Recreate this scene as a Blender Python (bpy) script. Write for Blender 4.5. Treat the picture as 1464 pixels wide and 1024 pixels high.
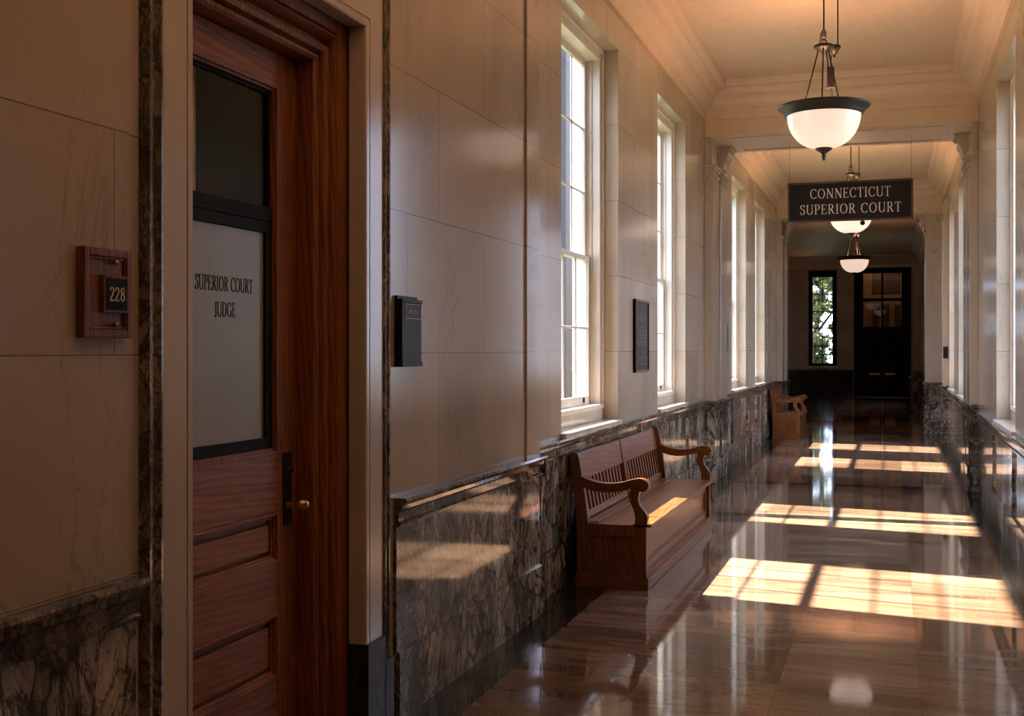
import bpy, math, random
from mathutils import Vector, Matrix

for o in list(bpy.data.objects):
    bpy.data.objects.remove(o, do_unlink=True)
SC = bpy.context.scene
COL = SC.collection
R = math.radians
random.seed(7)

# ------------------------------------------------------------------ camera
cam_d = bpy.data.cameras.new('camera')
cam_d.sensor_width = 36.0
cam_d.lens = 36.0 * 1650 / 1464
cam_d.shift_y = -12 / 1464
cam_d.clip_end = 400
cam = bpy.data.objects.new('camera', cam_d)
cam.location = (0, 0, 1.6)
cam.rotation_euler = (R(90), 0, R(18.2))
COL.objects.link(cam)
SC.camera = cam

# ------------------------------------------------------------------ world, sun, exposure
world = bpy.data.worlds.new('world')
SC.world = world
world.use_nodes = True
bg = world.node_tree.nodes['Background']
bg.inputs['Color'].default_value = (0.62, 0.74, 1.0, 1)
bg.inputs['Strength'].default_value = 11.0

sun_d = bpy.data.lights.new('sun', 'SUN')
sun_d.energy = 60.0
sun_d.color = (1.0, 0.85, 0.68)
sun_d.angle = R(0.9)
sun = bpy.data.objects.new('sun', sun_d)
sd = Vector((1.0, -0.15, -1.26)).normalized()
sun.rotation_euler = sd.to_track_quat('-Z', 'Y').to_euler()
sun.location = (-15, 10, 18)
COL.objects.link(sun)

SC.view_settings.view_transform = 'Standard'
SC.view_settings.look = 'None'
SC.view_settings.exposure = 0.0
SC.view_settings.gamma = 1.0
SC.view_settings.use_curve_mapping = False
SC.cycles.use_denoising = True
SC.cycles.max_bounces = 8
SC.cycles.diffuse_bounces = 5
SC.cycles.glossy_bounces = 4
SC.cycles.transparent_max_bounces = 12
SC.cycles.sample_clamp_indirect = 6.0
SC.cycles.caustics_reflective = False
SC.cycles.caustics_refractive = False

def portal(x, y0, y1, z0, z1, side):
    """daylight guide in a window opening (adds no light of its own)"""
    d = bpy.data.lights.new('window_daylight', 'AREA')
    d.shape = 'RECTANGLE'
    d.size = y1 - y0
    d.size_y = z1 - z0
    d.cycles.is_portal = True
    o = bpy.data.objects.new('window_daylight', d)
    o.location = (x, (y0 + y1) / 2, (z0 + z1) / 2)
    dirv = Vector((-side, 0, 0))
    o.rotation_euler = dirv.to_track_quat('-Z', 'Z').to_euler()
    COL.objects.link(o)

# ------------------------------------------------------------------ node helpers
class NT:
    def __init__(s, name):
        s.m = bpy.data.materials.new(name)
        s.m.use_nodes = True
        s.t = s.m.node_tree
        s.t.nodes.clear()
        s.out = s.n('ShaderNodeOutputMaterial')
    def n(s, typ, **kw):
        nd = s.t.nodes.new(typ)
        for k, v in kw.items():
            setattr(nd, k, v)
        return nd
    def l(s, a, b):
        s.t.links.new(a, b)
    def put(s, sock, v):
        if hasattr(v, 'is_output') or isinstance(v, bpy.types.NodeSocket):
            s.l(v, sock)
        elif isinstance(v, (tuple, list)) and len(v) == 3 and sock.type == 'RGBA':
            sock.default_value = (*v, 1)
        else:
            sock.default_value = v
    def coord(s, scale=(1, 1, 1), rot=(0, 0, 0), kind='Object'):
        tc = s.n('ShaderNodeTexCoord')
        mp = s.n('ShaderNodeMapping')
        mp.inputs['Scale'].default_value = scale
        mp.inputs['Rotation'].default_value = rot
        s.l(tc.outputs[kind], mp.inputs['Vector'])
        return mp.outputs[0]
    def noise(s, vec, scale, detail=4, rough=0.55, dist=0.0):
        nd = s.n('ShaderNodeTexNoise')
        s.l(vec, nd.inputs['Vector'])
        nd.inputs['Scale'].default_value = scale
        nd.inputs['Detail'].default_value = detail
        nd.inputs['Roughness'].default_value = rough
        nd.inputs['Distortion'].default_value = dist
        return nd.outputs['Fac']
    def ramp(s, fac, stops):
        nd = s.n('ShaderNodeValToRGB')
        cr = nd.color_ramp
        while len(cr.elements) < len(stops):
            cr.elements.new(0.5)
        for e, (p, c) in zip(cr.elements, stops):
            e.position = p
            e.color = (*c, 1) if isinstance(c, (tuple, list)) else (c, c, c, 1)
        s.l(fac, nd.inputs[0])
        return nd.outputs[0]
    def mix(s, fac, a, b, mode='MIX'):
        nd = s.n('ShaderNodeMixRGB', blend_type=mode)
        s.put(nd.inputs[0], fac); s.put(nd.inputs[1], a); s.put(nd.inputs[2], b)
        return nd.outputs[0]
    def math(s, op, a, b=0.0):
        nd = s.n('ShaderNodeMath', operation=op)
        s.put(nd.inputs[0], a); s.put(nd.inputs[1], b)
        return nd.outputs[0]
    def bsdf(s, color, rough=0.5, metal=0.0, coat=0.0, spec=0.5, bump=None, bump_str=0.1, emit=None, emit_str=0.0, coat_rough=0.1):
        p = s.n('ShaderNodeBsdfPrincipled')
        s.put(p.inputs['Base Color'], color)
        s.put(p.inputs['Roughness'], rough)
        p.inputs['Metallic'].default_value = metal
        p.inputs['Coat Weight'].default_value = coat
        p.inputs['Coat Roughness'].default_value = coat_rough
        p.inputs['Specular IOR Level'].default_value = spec
        if emit is not None:
            s.put(p.inputs['Emission Color'], emit)
            p.inputs['Emission Strength'].default_value = emit_str
        if bump is not None:
            b = s.n('ShaderNodeBump')
            b.inputs['Strength'].default_value = bump_str
            b.inputs['Distance'].default_value = 0.01
            s.l(bump, b.inputs['Height'])
            s.l(b.outputs[0], p.inputs['Normal'])
        s.l(p.outputs[0], s.out.inputs[0])
        return s.m

def wall_uv(t):
    """(x+y, z) coordinates for stone courses that turn corners"""
    tc = t.n('ShaderNodeTexCoord')
    sp = t.n('ShaderNodeSeparateXYZ')
    t.l(tc.outputs['Object'], sp.inputs[0])
    u = t.math('ADD', sp.outputs[0], sp.outputs[1])
    cb = t.n('ShaderNodeCombineXYZ')
    t.l(u, cb.inputs[0]); t.l(sp.outputs[2], cb.inputs[1])
    return cb.outputs[0], tc.outputs['Object']

def cream_marble(name, base=(.48, .395, .30), courses=True, rough=0.15, width=1.02, row=.62, off=(0, .345)):
    t = NT(name)
    uv, ob = wall_uv(t)
    mp = t.n('ShaderNodeMapping')
    mp.inputs['Rotation'].default_value = (R(20), R(35), R(10))
    mp.inputs['Scale'].default_value = (1, 1, .35)
    t.l(ob, mp.inputs['Vector'])
    v = mp.outputs[0]
    cloud = t.noise(v, 1.6, 6, .6, .6)
    c = t.ramp(cloud, [(.25, tuple(x * .80 for x in base)), (.5, base), (.78, tuple(min(1, x * 1.14) for x in base))])
    vein = t.noise(v, 2.3, 8, .62, 1.2)
    vd = t.math('ABSOLUTE', t.math('SUBTRACT', vein, .5))
    line = t.ramp(vd, [(0, 1.0), (.012, .0)])
    where = t.ramp(t.noise(v, 1.1, 3, .5), [(.50, 0.0), (.68, .5)])
    c = t.mix(t.math('MULTIPLY', line, where), c, (.13, .10, .075))
    speck = t.ramp(t.noise(ob, 26, 3, .6, .4), [(.68, 0.0), (.74, .55)])
    where2 = t.ramp(t.noise(ob, 2.2, 2, .5), [(.48, 0.0), (.62, 1.0)])
    c = t.mix(t.math('MULTIPLY', speck, where2), c, (.15, .115, .08))
    if courses:
        m2 = t.n('ShaderNodeMapping')
        m2.inputs['Location'].default_value = (off[0], -off[1], 0)
        t.l(uv, m2.inputs['Vector'])
        br = t.n('ShaderNodeTexBrick')
        t.l(m2.outputs[0], br.inputs['Vector'])
        br.offset = 0.37
        br.inputs['Scale'].default_value = 1
        br.inputs['Brick Width'].default_value = width
        br.inputs['Row Height'].default_value = row
        br.inputs['Mortar Size'].default_value = .0022
        br.inputs['Mortar Smooth'].default_value = .3
        br.inputs['Color1'].default_value = (1, 1, 1, 1)
        br.inputs['Color2'].default_value = (.86, .84, .82, 1)
        br.inputs['Mortar'].default_value = (.34, .29, .24, 1)
        c = t.mix(1.0, c, br.outputs['Color'], 'MULTIPLY')
    return t.bsdf(c, rough, spec=.5)

def dark_marble(name, lo=(.026, .022, .017), mid=(.24, .205, .16), hi=(.58, .51, .41), joints=True, scale=1.0, rough=.075, pale=.5):
    t = NT(name)
    uv, ob = wall_uv(t)
    mp = t.n('ShaderNodeMapping')
    mp.inputs['Rotation'].default_value = (R(48), R(0), R(25))
    mp.inputs['Scale'].default_value = (1.0 * scale, 1.25 * scale, .55 * scale)
    t.l(ob, mp.inputs['Vector'])
    v = mp.outputs[0]
    cloud = t.noise(v, 2.3, 6, .65, 1.2)
    c = t.ramp(cloud, [(.30, mid), (.48, tuple((x + y) / 2 for x, y in zip(mid, hi))), (.66, hi)])
    nz = t.n('ShaderNodeTexNoise')
    t.l(v, nz.inputs['Vector']); nz.inputs['Scale'].default_value = 3.0; nz.inputs['Detail'].default_value = 4
    vm = t.n('ShaderNodeMixRGB', blend_type='LINEAR_LIGHT'); vm.inputs[0].default_value = .16
    t.l(v, vm.inputs[1]); t.l(nz.outputs['Color'], vm.inputs[2])
    vo = t.n('ShaderNodeTexVoronoi', feature='F1'); t.l(vm.outputs[0], vo.inputs['Vector']); vo.inputs['Scale'].default_value = 5.5
    tone = t.ramp(vo.outputs['Color'], [(.25, .55), (.45, .95), (.75, 1.3)])
    c = t.mix(.9, c, tone, 'MULTIPLY')
    ve = t.n('ShaderNodeTexVoronoi', feature='DISTANCE_TO_EDGE'); t.l(vm.outputs[0], ve.inputs['Vector']); ve.inputs['Scale'].default_value = 5.5
    c = t.mix(t.ramp(ve.outputs['Distance'], [(.0, .95), (.035, .55), (.07, 0.0)]), c, lo)
    dk = t.ramp(t.noise(v, 1.3, 5, .6, .8), [(.62 - .3 * (1 - pale), 0.0), (.74 - .2 * (1 - pale), .85)])
    c = t.mix(dk, c, lo)
    for sc_, w_, k_, d_ in ((1.7, .022, .95, 1.6), (3.6, .026, .92, 1.4), (7.5, .024, .75, 1.1), (18, .026, .4, .7)):
        nz = t.noise(v, sc_, 5, .6, d_)
        ln = t.ramp(t.math('ABSOLUTE', t.math('SUBTRACT', nz, .5)), [(0, k_), (w_, 0.0)])
        c = t.mix(ln, c, lo)
    wl = t.ramp(t.math('ABSOLUTE', t.math('SUBTRACT', t.noise(v, 3.1, 7, .6, 1.5), .56)), [(0, .6), (.010, 0.0)])
    c = t.mix(wl, c, tuple(min(1, x * 1.2) for x in hi))
    if joints:
        br = t.n('ShaderNodeTexBrick')
        t.l(uv, br.inputs['Vector'])
        br.offset = 0.0
        br.inputs['Scale'].default_value = 1
        br.inputs['Brick Width'].default_value = .86
        br.inputs['Row Height'].default_value = 5
        br.inputs['Mortar Size'].default_value = .0018
        br.inputs['Color1'].default_value = (1, 1, 1, 1)
        br.inputs['Color2'].default_value = (.85, .85, .85, 1)
        br.inputs['Mortar'].default_value = (.35, .33, .3, 1)
        c = t.mix(1.0, c, br.outputs['Color'], 'MULTIPLY')
    return t.bsdf(c, rough, spec=.55)

def wood(name, a, b, axis='Z', scale=1.0, rough=.33, coat=.35):
    t = NT(name)
    sc = {'X': (.07, 1, 1), 'Y': (1, .07, 1), 'Z': (1, 1, .07)}[axis]
    v = t.coord(tuple(x * scale for x in sc))
    big = t.noise(v, 9, 4, .6, 1.6)
    rings = t.n('ShaderNodeTexWave', wave_type='BANDS', bands_direction='DIAGONAL')
    t.l(v, rings.inputs['Vector'])
    rings.inputs['Scale'].default_value = 14
    rings.inputs['Distortion'].default_value = 6
    rings.inputs['Detail'].default_value = 4
    rings.inputs['Detail Scale'].default_value = 1.4
    fac = t.mix(.72, rings.outputs['Color'], big)
    c = t.ramp(fac, [(.2, a), (.75, b)])
    fv = t.coord(tuple(x * scale * 9 for x in sc))
    fine = t.ramp(t.noise(fv, 14, 3, .7), [(.35, .72), (.6, 1.0)])
    c = t.mix(1.0, c, fine, 'MULTIPLY')
    return t.bsdf(c, rough, coat=coat, coat_rough=.14, bump=fine, bump_str=.04)

def plain(name, c, rough=.5, metal=0.0, coat=0.0, vary=.12, spec=.5):
    t = NT(name)
    v = t.coord()
    n = t.noise(v, 7, 4)
    col = t.ramp(n, [(.3, tuple(x * (1 - vary) for x in c)), (.7, tuple(min(1, x * (1 + vary)) for x in c))])
    return t.bsdf(col, rough, metal, coat, spec)

def floor_tile():
    t = NT('polished_floor_marble')
    ob = t.coord()
    br = t.n('ShaderNodeTexBrick')
    mp = t.n('ShaderNodeMapping'); mp.inputs['Location'].default_value = (1.8, .38, 0)
    t.l(ob, mp.inputs['Vector']); t.l(mp.outputs[0], br.inputs['Vector'])
    br.offset = 0.0
    br.inputs['Scale'].default_value = 1
    br.inputs['Brick Width'].default_value = .6425
    br.inputs['Row Height'].default_value = .86
    br.inputs['Mortar Size'].default_value = .0016
    br.inputs['Mortar Smooth'].default_value = .2
    br.inputs['Color1'].default_value = (1.0, 1.0, 1.0, 1)
    br.inputs['Color2'].default_value = (.50, .46, .43, 1)
    br.inputs['Mortar'].default_value = (.30, .26, .22, 1)
    st = t.coord((.34, 1.9, 1))
    w = t.noise(st, 2.6, 7, .62, .9)
    c = t.ramp(w, [(.28, (.10, .064, .043)), (.45, (.235, .155, .106)), (.60, (.33, .225, .158)), (.8, (.43, .31, .225))])
    w2 = t.noise(st, 5.5, 8, .65, 1.8)
    vl = t.ramp(t.math('ABSOLUTE', t.math('SUBTRACT', w2, .5)), [(0, .7), (.015, 0.0)])
    c = t.mix(vl, c, (.07, .042, .028))
    c = t.mix(1.0, c, br.outputs['Color'], 'MULTIPLY')
    bump = t.noise(t.coord((1, 1, 1)), 2.4, 2)
    return t.bsdf(c, .055, spec=.6, bump=bump, bump_str=.012)

def glass_pane(name, tint=(1, 1, 1), refl=.07):
    t = NT(name)
    tr = t.n('ShaderNodeBsdfTransparent'); tr.inputs[0].default_value = (*tint, 1)
    gl = t.n('ShaderNodeBsdfGlossy'); gl.inputs['Roughness'].default_value = .02
    mx = t.n('ShaderNodeMixShader')
    lw = t.n('ShaderNodeLayerWeight'); lw.inputs[0].default_value = .5
    f = t.math('ADD', t.math('MULTIPLY', t.math('POWER', lw.outputs['Facing'], 5.0), .45), refl * .3)
    t.l(f, mx.inputs[0]); t.l(tr.outputs[0], mx.inputs[1]); t.l(gl.outputs[0], mx.inputs[2])
    t.l(mx.outputs[0], t.out.inputs[0])
    return t.m

def bowl_glass():
    t = NT('alabaster_bowl_glass')
    v = t.coord((1, 1, .6))
    n = t.noise(v, 5, 5, .6, 1.2)
    c = t.ramp(n, [(.3, (1.0, .66, .50)), (.65, (1.0, .78, .65))])
    return t.bsdf((.70, .58, .50), .25, emit=c, emit_str=.80)

def leaf_mat():
    t = NT('tree_leaf')
    v = t.coord()
    c = t.ramp(t.noise(v, 2.0, 3), [(.35, (.025, .035, .018)), (.65, (.20, .235, .10))])
    d = t.n('ShaderNodeBsdfDiffuse'); t.l(c, d.inputs[0])
    tr = t.n('ShaderNodeBsdfTranslucent'); t.l(c, tr.inputs[0])
    mx = t.n('ShaderNodeMixShader'); mx.inputs[0].default_value = .5
    t.l(d.outputs[0], mx.inputs[1]); t.l(tr.outputs[0], mx.inputs[2]); t.l(mx.outputs[0], t.out.inputs[0])
    return t.m

M = dict(
    cream=cream_marble('cream_marble_courses'),
    cream_plain=cream_marble('cream_marble_plain', courses=False, rough=.14),
    white=cream_marble('white_veined_marble', base=(.56, .49, .40), courses=False, rough=.2),
    dark=dark_marble('grey_brown_veined_marble'),
    cap=dark_marble('dark_marble_moulding', joints=False, scale=1.8, mid=(.13, .11, .085), hi=(.34, .29, .22)),
    mould=dark_marble('dark_streaked_marble', joints=False, scale=2.4, lo=(.04, .033, .024), mid=(.15, .12, .09), hi=(.34, .28, .21)),
    border=dark_marble('dark_green_floor_marble', lo=(.010, .010, .009), mid=(.018, .017, .015), hi=(.045, .04, .033), joints=False, rough=.08, pale=.5),
    plinth=dark_marble('black_plinth_marble', lo=(.012, .011, .009), mid=(.03, .026, .02), hi=(.16, .13, .10), joints=False, rough=.42),
    floor=floor_tile(),
    plaster=plain('cream_gloss_plaster', (.66, .51, .39), .48, vary=.05),
    door=wood('red_oak', (.12, .033, .007), (.38, .118, .026), 'Z', 1.6, .48, .05),
    door_h=wood('red_oak_rail', (.15, .042, .009), (.46, .145, .032), 'Y', 1.6, .5, .04),
    plaque_wood=wood('plaque_oak', (.08, .022, .006), (.30, .098, .026), 'Z', 1.6, .5, .05),
    bench=wood('bench_oak', (.085, .026, .0065), (.25, .084, .021), 'Z', 1.2, .36, .2),
    bench_y=wood('bench_oak_long', (.095, .029, .0075), (.28, .096, .025), 'Y', 1.2, .33, .25),
    bench_x=wood('bench_oak_end', (.08, .024, .006), (.23, .077, .019), 'X', 1.2, .36, .2),
    white_paint=plain('white_window_paint', (.68, .62, .53), .35, vary=.05),
    bronze=plain('dark_bronze', (.017, .012, .009), .45, .15, vary=.3, spec=.4),
    black_metal=plain('black_metal', (.010, .0095, .009), .5, spec=.25),
    black=plain('black_lacquer', (.008, .007, .006), .6, spec=.12),
    black_sash=plain('black_glazing_bead', (.010, .009, .0075), .6, spec=.1),
    brass=plain('aged_brass', (.52, .32, .13), .28, 1.0, vary=.2),
    sign_face=plain('sign_black_brown', (.014, .008, .005), .55, spec=.25),
    sign_edge=plain('sign_brown_edge', (.075, .030, .012), .4),
    letter_cream=plain('cream_lettering', (.80, .70, .56), .5, vary=.03),
    letter_black=plain('black_lettering', (.008, .007, .006), .7, spec=.05),
    plaque_bronze=plain('plaque_dark_bronze', (.018, .011, .007), .5, 0, vary=.25, spec=.25),
    plaque_edge=plain('plaque_bronze_edge', (.10, .042, .018), .35, .6),
    plaque_text=plain('plaque_worn_text', (.085, .060, .040), .4, .5),
    frost=plain('frosted_glass', (.30, .31, .26), .38, vary=.06),
    glass=glass_pane('clear_window_glass'),
    bowl=bowl_glass(),
    dark_door=plain('black_painted_door', (.007, .006, .0055), .5, spec=.12),
    curtain=plain('grey_brown_drape', (.50, .39, .30), .8, vary=.25),
    vestibule=plain('tan_plaster', (.30, .19, .105), .6, vary=.06),
    brown_dark=plain('dark_brown_panel', (.05, .03, .018), .5),
    paving=plain('dark_lawn', (.045, .065, .028), .9),
    facade=plain('dark_slate_facade', (.02, .02, .024), .8),
    leaf=leaf_mat(),
    bark=plain('tree_bark', (.04, .03, .02), .9),
)

# ------------------------------------------------------------------ mesh builder
class MB:
    def __init__(s):
        s.v = []; s.f = []; s.mi = []; s.sm = []
    def add(s, vs, fs, mi=0, smooth=False):
        b = len(s.v)
        s.v += [Vector(p) for p in vs]
        for f in fs:
            s.f.append([b + i for i in f]); s.mi.append(mi); s.sm.append(smooth)
        return s
    def box(s, x0, x1, y0, y1, z0, z1, mi=0):
        if x0 > x1: x0, x1 = x1, x0
        if y0 > y1: y0, y1 = y1, y0
        if z0 > z1: z0, z1 = z1, z0
        vs = [(x, y, z) for z in (z0, z1) for y in (y0, y1) for x in (x0, x1)]
        return s.add(vs, [(0, 2, 3, 1), (4, 5, 7, 6), (0, 1, 5, 4), (2, 6, 7, 3), (0, 4, 6, 2), (1, 3, 7, 5)], mi)
    def prism(s, pts, axis, a0, a1, mi=0, smooth=False):
        """pts in the plane across axis: X -> (y,z), Y -> (x,z), Z -> (x,y)"""
        def P(p, a):
            return {'X': (a, p[0], p[1]), 'Y': (p[0], a, p[1]), 'Z': (p[0], p[1], a)}[axis]
        n = len(pts)
        vs = [P(p, a0) for p in pts] + [P(p, a1) for p in pts]
        s.add(vs, [tuple(range(n)), tuple(range(2 * n - 1, n - 1, -1))], mi)
        s.add(vs, [(i, (i + 1) % n, n + (i + 1) % n, n + i) for i in range(n)], mi, smooth)
        return s
    def lathe(s, prof, cx=0, cy=0, seg=32, mi=0, smooth=True):
        vs = []; fs = []
        n = len(prof)
        for k in range(seg):
            a = 2 * math.pi * k / seg
            for r, z in prof:
                vs.append((cx + r * math.cos(a), cy + r * math.sin(a), z))
        for k in range(seg):
            k2 = (k + 1) % seg
            for i in range(n - 1):
                fs.append((k * n + i, k2 * n + i, k2 * n + i + 1, k * n + i + 1))
        return s.add(vs, fs, mi, smooth)
    def tube(s, pts, r, seg=8, mi=0, closed=False):
        pts = [Vector(p) for p in pts]
        n = len(pts); vs = []; fs = []
        rr = r if isinstance(r, (list, tuple)) else [r] * n
        for i, p in enumerate(pts):
            if closed:
                t = (pts[(i + 1) % n] - pts[i - 1]).normalized()
            else:
                t = (pts[min(i + 1, n - 1)] - pts[max(i - 1, 0)]).normalized()
            up = Vector((0, 0, 1)) if abs(t.z) < .9 else Vector((1, 0, 0))
            a = t.cross(up).normalized(); b = t.cross(a).normalized()
            for k in range(seg):
                th = 2 * math.pi * k / seg
                vs.append(p + (a * math.cos(th) + b * math.sin(th)) * rr[i])
        m = n if closed else n - 1
        for i in range(m):
            j = (i + 1) % n
            for k in range(seg):
                k2 = (k + 1) % seg
                fs.append((i * seg + k, i * seg + k2, j * seg + k2, j * seg + k))
        s.add(vs, fs, mi, True)
        if not closed:
            s.add(vs[:seg], [tuple(range(seg))], mi)
            s.add(vs[-seg:], [tuple(range(seg - 1, -1, -1))], mi)
        return s
    def ball(s, c, r, sx=1, sy=1, sz=1, mi=0, seg=14):
        prof = [(max(1e-4, r * math.sin(math.pi * i / 10)), -r * math.cos(math.pi * i / 10)) for i in range(11)]
        t = MB().lathe(prof, seg=seg)
        s.add([(c[0] + v.x * sx, c[1] + v.y * sy, c[2] + v.z * sz) for v in t.v], t.f, mi, True)
        return s
    def build(s, name, mats, parent=None, bevel=0.0, seg=2):
        if not isinstance(mats, (list, tuple)):
            mats = [mats]
        me = bpy.data.meshes.new(name)
        off = Vector((0, 0, 0))
        p = parent
        while p is not None:
            off += p.location; p = p.parent
        me.from_pydata([v - off for v in s.v], [], s.f)
        for m in mats:
            me.materials.append(m)
        for p, i, sm in zip(me.polygons, s.mi, s.sm):
            p.material_index = i; p.use_smooth = sm
        import bmesh
        bm = bmesh.new(); bm.from_mesh(me)
        bmesh.ops.recalc_face_normals(bm, faces=bm.faces)
        bm.to_mesh(me); bm.free()
        me.update()
        o = bpy.data.objects.new(name, me)
        COL.objects.link(o)
        o.parent = parent
        if bevel:
            b = o.modifiers.new('edges', 'BEVEL')
            b.width = bevel; b.segments = seg; b.limit_method = 'ANGLE'; b.angle_limit = R(40)
        return o

def tag(o, label=None, cat=None, group=None, kind=None):
    if label: o['label'] = label
    if cat: o['category'] = cat
    if group: o['group'] = group
    if kind: o['kind'] = kind
    return o

def empty(name, loc, label=None, cat=None, group=None, kind=None):
    o = bpy.data.objects.new(name, None)
    o.empty_display_size = .1
    o.location = loc
    COL.objects.link(o)
    return tag(o, label, cat, group, kind)

def copy_tree(o, parent=None):
    c = o.copy(); COL.objects.link(c); c.parent = parent
    for ch in o.children:
        copy_tree(ch, c)
    return c

# ------------------------------------------------------------------ lettering (drawn as pen strokes)
def arc(cx, cy, rx, ry, a0, a1, n=14):
    return [(cx + rx * math.cos(R(a0 + (a1 - a0) * i / n)), cy + ry * math.sin(R(a0 + (a1 - a0) * i / n))) for i in range(n + 1)]

def spline(pts, n=6):
    out = []
    P = [pts[0]] + list(pts) + [pts[-1]]
    for i in range(1, len(P) - 2):
        p0, p1, p2, p3 = P[i - 1], P[i], P[i + 1], P[i + 2]
        for k in range(n):
            t = k / n
            out.append(tuple(.5 * ((2 * p1[j]) + (-p0[j] + p2[j]) * t + (2 * p0[j] - 5 * p1[j] + 4 * p2[j] - p3[j]) * t * t + (-p0[j] + 3 * p1[j] - 3 * p2[j] + p3[j]) * t ** 3) for j in (0, 1)))
    out.append(pts[-1])
    return out

TK, TN = .112, .042
def stem(x, y0=0, y1=1, serif=.10, w=TK, bot=True, top=True):
    r = [([(x, y0), (x, y1)], w)]
    if bot: r.append(([(x - w / 2 - serif * .7, y0 + .02), (x + w / 2 + serif * .7, y0 + .02)], TN))
    if top: r.append(([(x - w / 2 - serif * .7, y1 - .02), (x + w / 2 + serif * .7, y1 - .02)], TN))
    return r

GL = {
    'I': (.30, stem(.15)),
    'S': (.52, [(spline([(.46, .78), (.43, .90), (.30, .98), (.16, .94), (.085, .80), (.13, .66), (.27, .55), (.41, .43), (.455, .25), (.38, .07), (.23, .02), (.10, .08), (.05, .24)]), None),
                ([(.465, .96), (.465, .72)], .04), ([(.045, .30), (.045, .04)], .04)]),
    'U': (.74, stem(.13, .3, 1, bot=False) + stem(.62, .3, 1, w=.06, bot=False) + [(arc(.375, .32, .245, .31, 180, 360), None)]),
    'P': (.56, stem(.13) + [([(.13, .98), (.30, .98)], TN), (arc(.30, .735, .20, .245, 90, -90), None), ([(.30, .49), (.13, .49)], TN)]),
    'E': (.58, stem(.13) + [([(.13, .98), (.50, .98)], TN), ([(.13, .51), (.40, .51)], TN), ([(.13, .02), (.53, .02)], TN), ([(.50, 1.0), (.50, .80)], .04), ([(.40, .60), (.40, .42)], .04), ([(.53, .22), (.53, 0)], .04)]),
    'R': (.66, stem(.13) + [([(.13, .98), (.30, .98)], TN), (arc(.30, .75, .19, .23, 90, -90), None), ([(.30, .52), (.13, .52)], TN), ([(.30, .52), (.58, .03)], .12), ([(.52, .02), (.68, .02)], TN)]),
    'O': (.80, [(arc(.40, .5, .325, .48, 0, 360, 28), None)]),
    'C': (.70, [(arc(.40, .5, .33, .48, 42, 320, 24), None), ([(.645, .96), (.645, .70)], .04)]),
    'T': (.64, stem(.32, top=False) + [([(.03, .98), (.61, .98)], TN), ([(.045, 1.0), (.045, .78)], .04), ([(.595, 1.0), (.595, .78)], .04)]),
    'J': (.40, stem(.26, .18, 1, bot=False) + [(arc(.13, .15, .13, .20, 0, -110), None), ([(.06, -.02), (.06, .04)], .08)]),
    'D': (.74, stem(.13) + [([(.13, .98), (.32, .98)], TN), (arc(.32, .5, .335, .48, 90, -90, 18), None), ([(.32, .02), (.13, .02)], TN)]),
    'G': (.76, [(arc(.40, .5, .33, .48, 42, 318, 24), None), ([(.645, .96), (.645, .70)], .04), ([(.645, .04), (.645, .42)], TK), ([(.50, .42), (.76, .42)], TN)]),
    'N': (.78, stem(.14, w=.055, bot=True) + stem(.66, w=.055, bot=False) + [([(.13, .98), (.66, .03)], .135)]),
    'V': (.70, [([(.10, .98), (.36, .02)], .13), ([(.36, .02), (.60, .98)], .055), ([(.0, .98), (.22, .98)], TN), ([(.50, .98), (.72, .98)], TN)]),
    '2': (.52, [(spline([(.07, .74), (.10, .90), (.24, .98), (.39, .90), (.42, .72), (.32, .50), (.16, .25), (.05, .05)]), None), ([(.04, .045), (.46, .045)], .09), ([(.45, .16), (.47, .02)], .04)]),
    '8': (.52, [(arc(.255, .745, .165, .235, 0, 360, 22), None), (arc(.255, .26, .20, .24, 0, 360, 22), None)]),
    ' ': (.30, []),
}

def text(mb, s, org, xd, yd, cap, track=.10, depth=.002, sx=1.0, mi=0, align='c'):
    """raised letters; xd, yd: unit vectors of the line and of up; they stand off along xd x yd"""
    xd, yd = Vector(xd), Vector(yd); nd = xd.cross(yd)
    W = (sum(GL[c][0] for c in s) + track * (len(s) - 1)) * cap * sx
    x = -W / 2 if align == 'c' else 0.0
    org = Vector(org)
    for c in s:
        w, strokes = GL[c]
        for pts, wd in strokes:
            L = []; Rr = []
            for i, p in enumerate(pts):
                a = pts[max(i - 1, 0)]; b = pts[min(i + 1, len(pts) - 1)]
                if i in (0, len(pts) - 1) and pts[0] == pts[-1] and len(pts) > 3:
                    a, b = pts[-2], pts[1]
                dx, dy = b[0] - a[0], b[1] - a[1]
                l = math.hypot(dx, dy) or 1
                dx /= l; dy /= l
                h = (wd if wd is not None else TN + (TK - TN) * abs(dy) ** 1.3) / 2
                L.append((p[0] - dy * h, p[1] + dx * h)); Rr.append((p[0] + dy * h, p[1] - dx * h))
            def P(q, d):
                return org + xd * (x + q[0] * cap * sx) + yd * (q[1] - .5) * cap + nd * d
            n = len(pts)
            vs = [P(q, depth) for q in L] + [P(q, depth) for q in Rr] + [P(q, 0) for q in L] + [P(q, 0) for q in Rr]
            fs = []
            for i in range(n - 1):
                fs += [(i, i + 1, n + i + 1, n + i), (2 * n + i, 2 * n + i + 1, i + 1, i), (n + i, n + i + 1, 3 * n + i + 1, 3 * n + i)]
            fs += [(0, n, 3 * n, 2 * n), (n - 1, 2 * n - 1, 4 * n - 1, 3 * n - 1)]
            mb.add(vs, fs, mi)
        x += (w + track) * cap * sx
    return W

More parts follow.
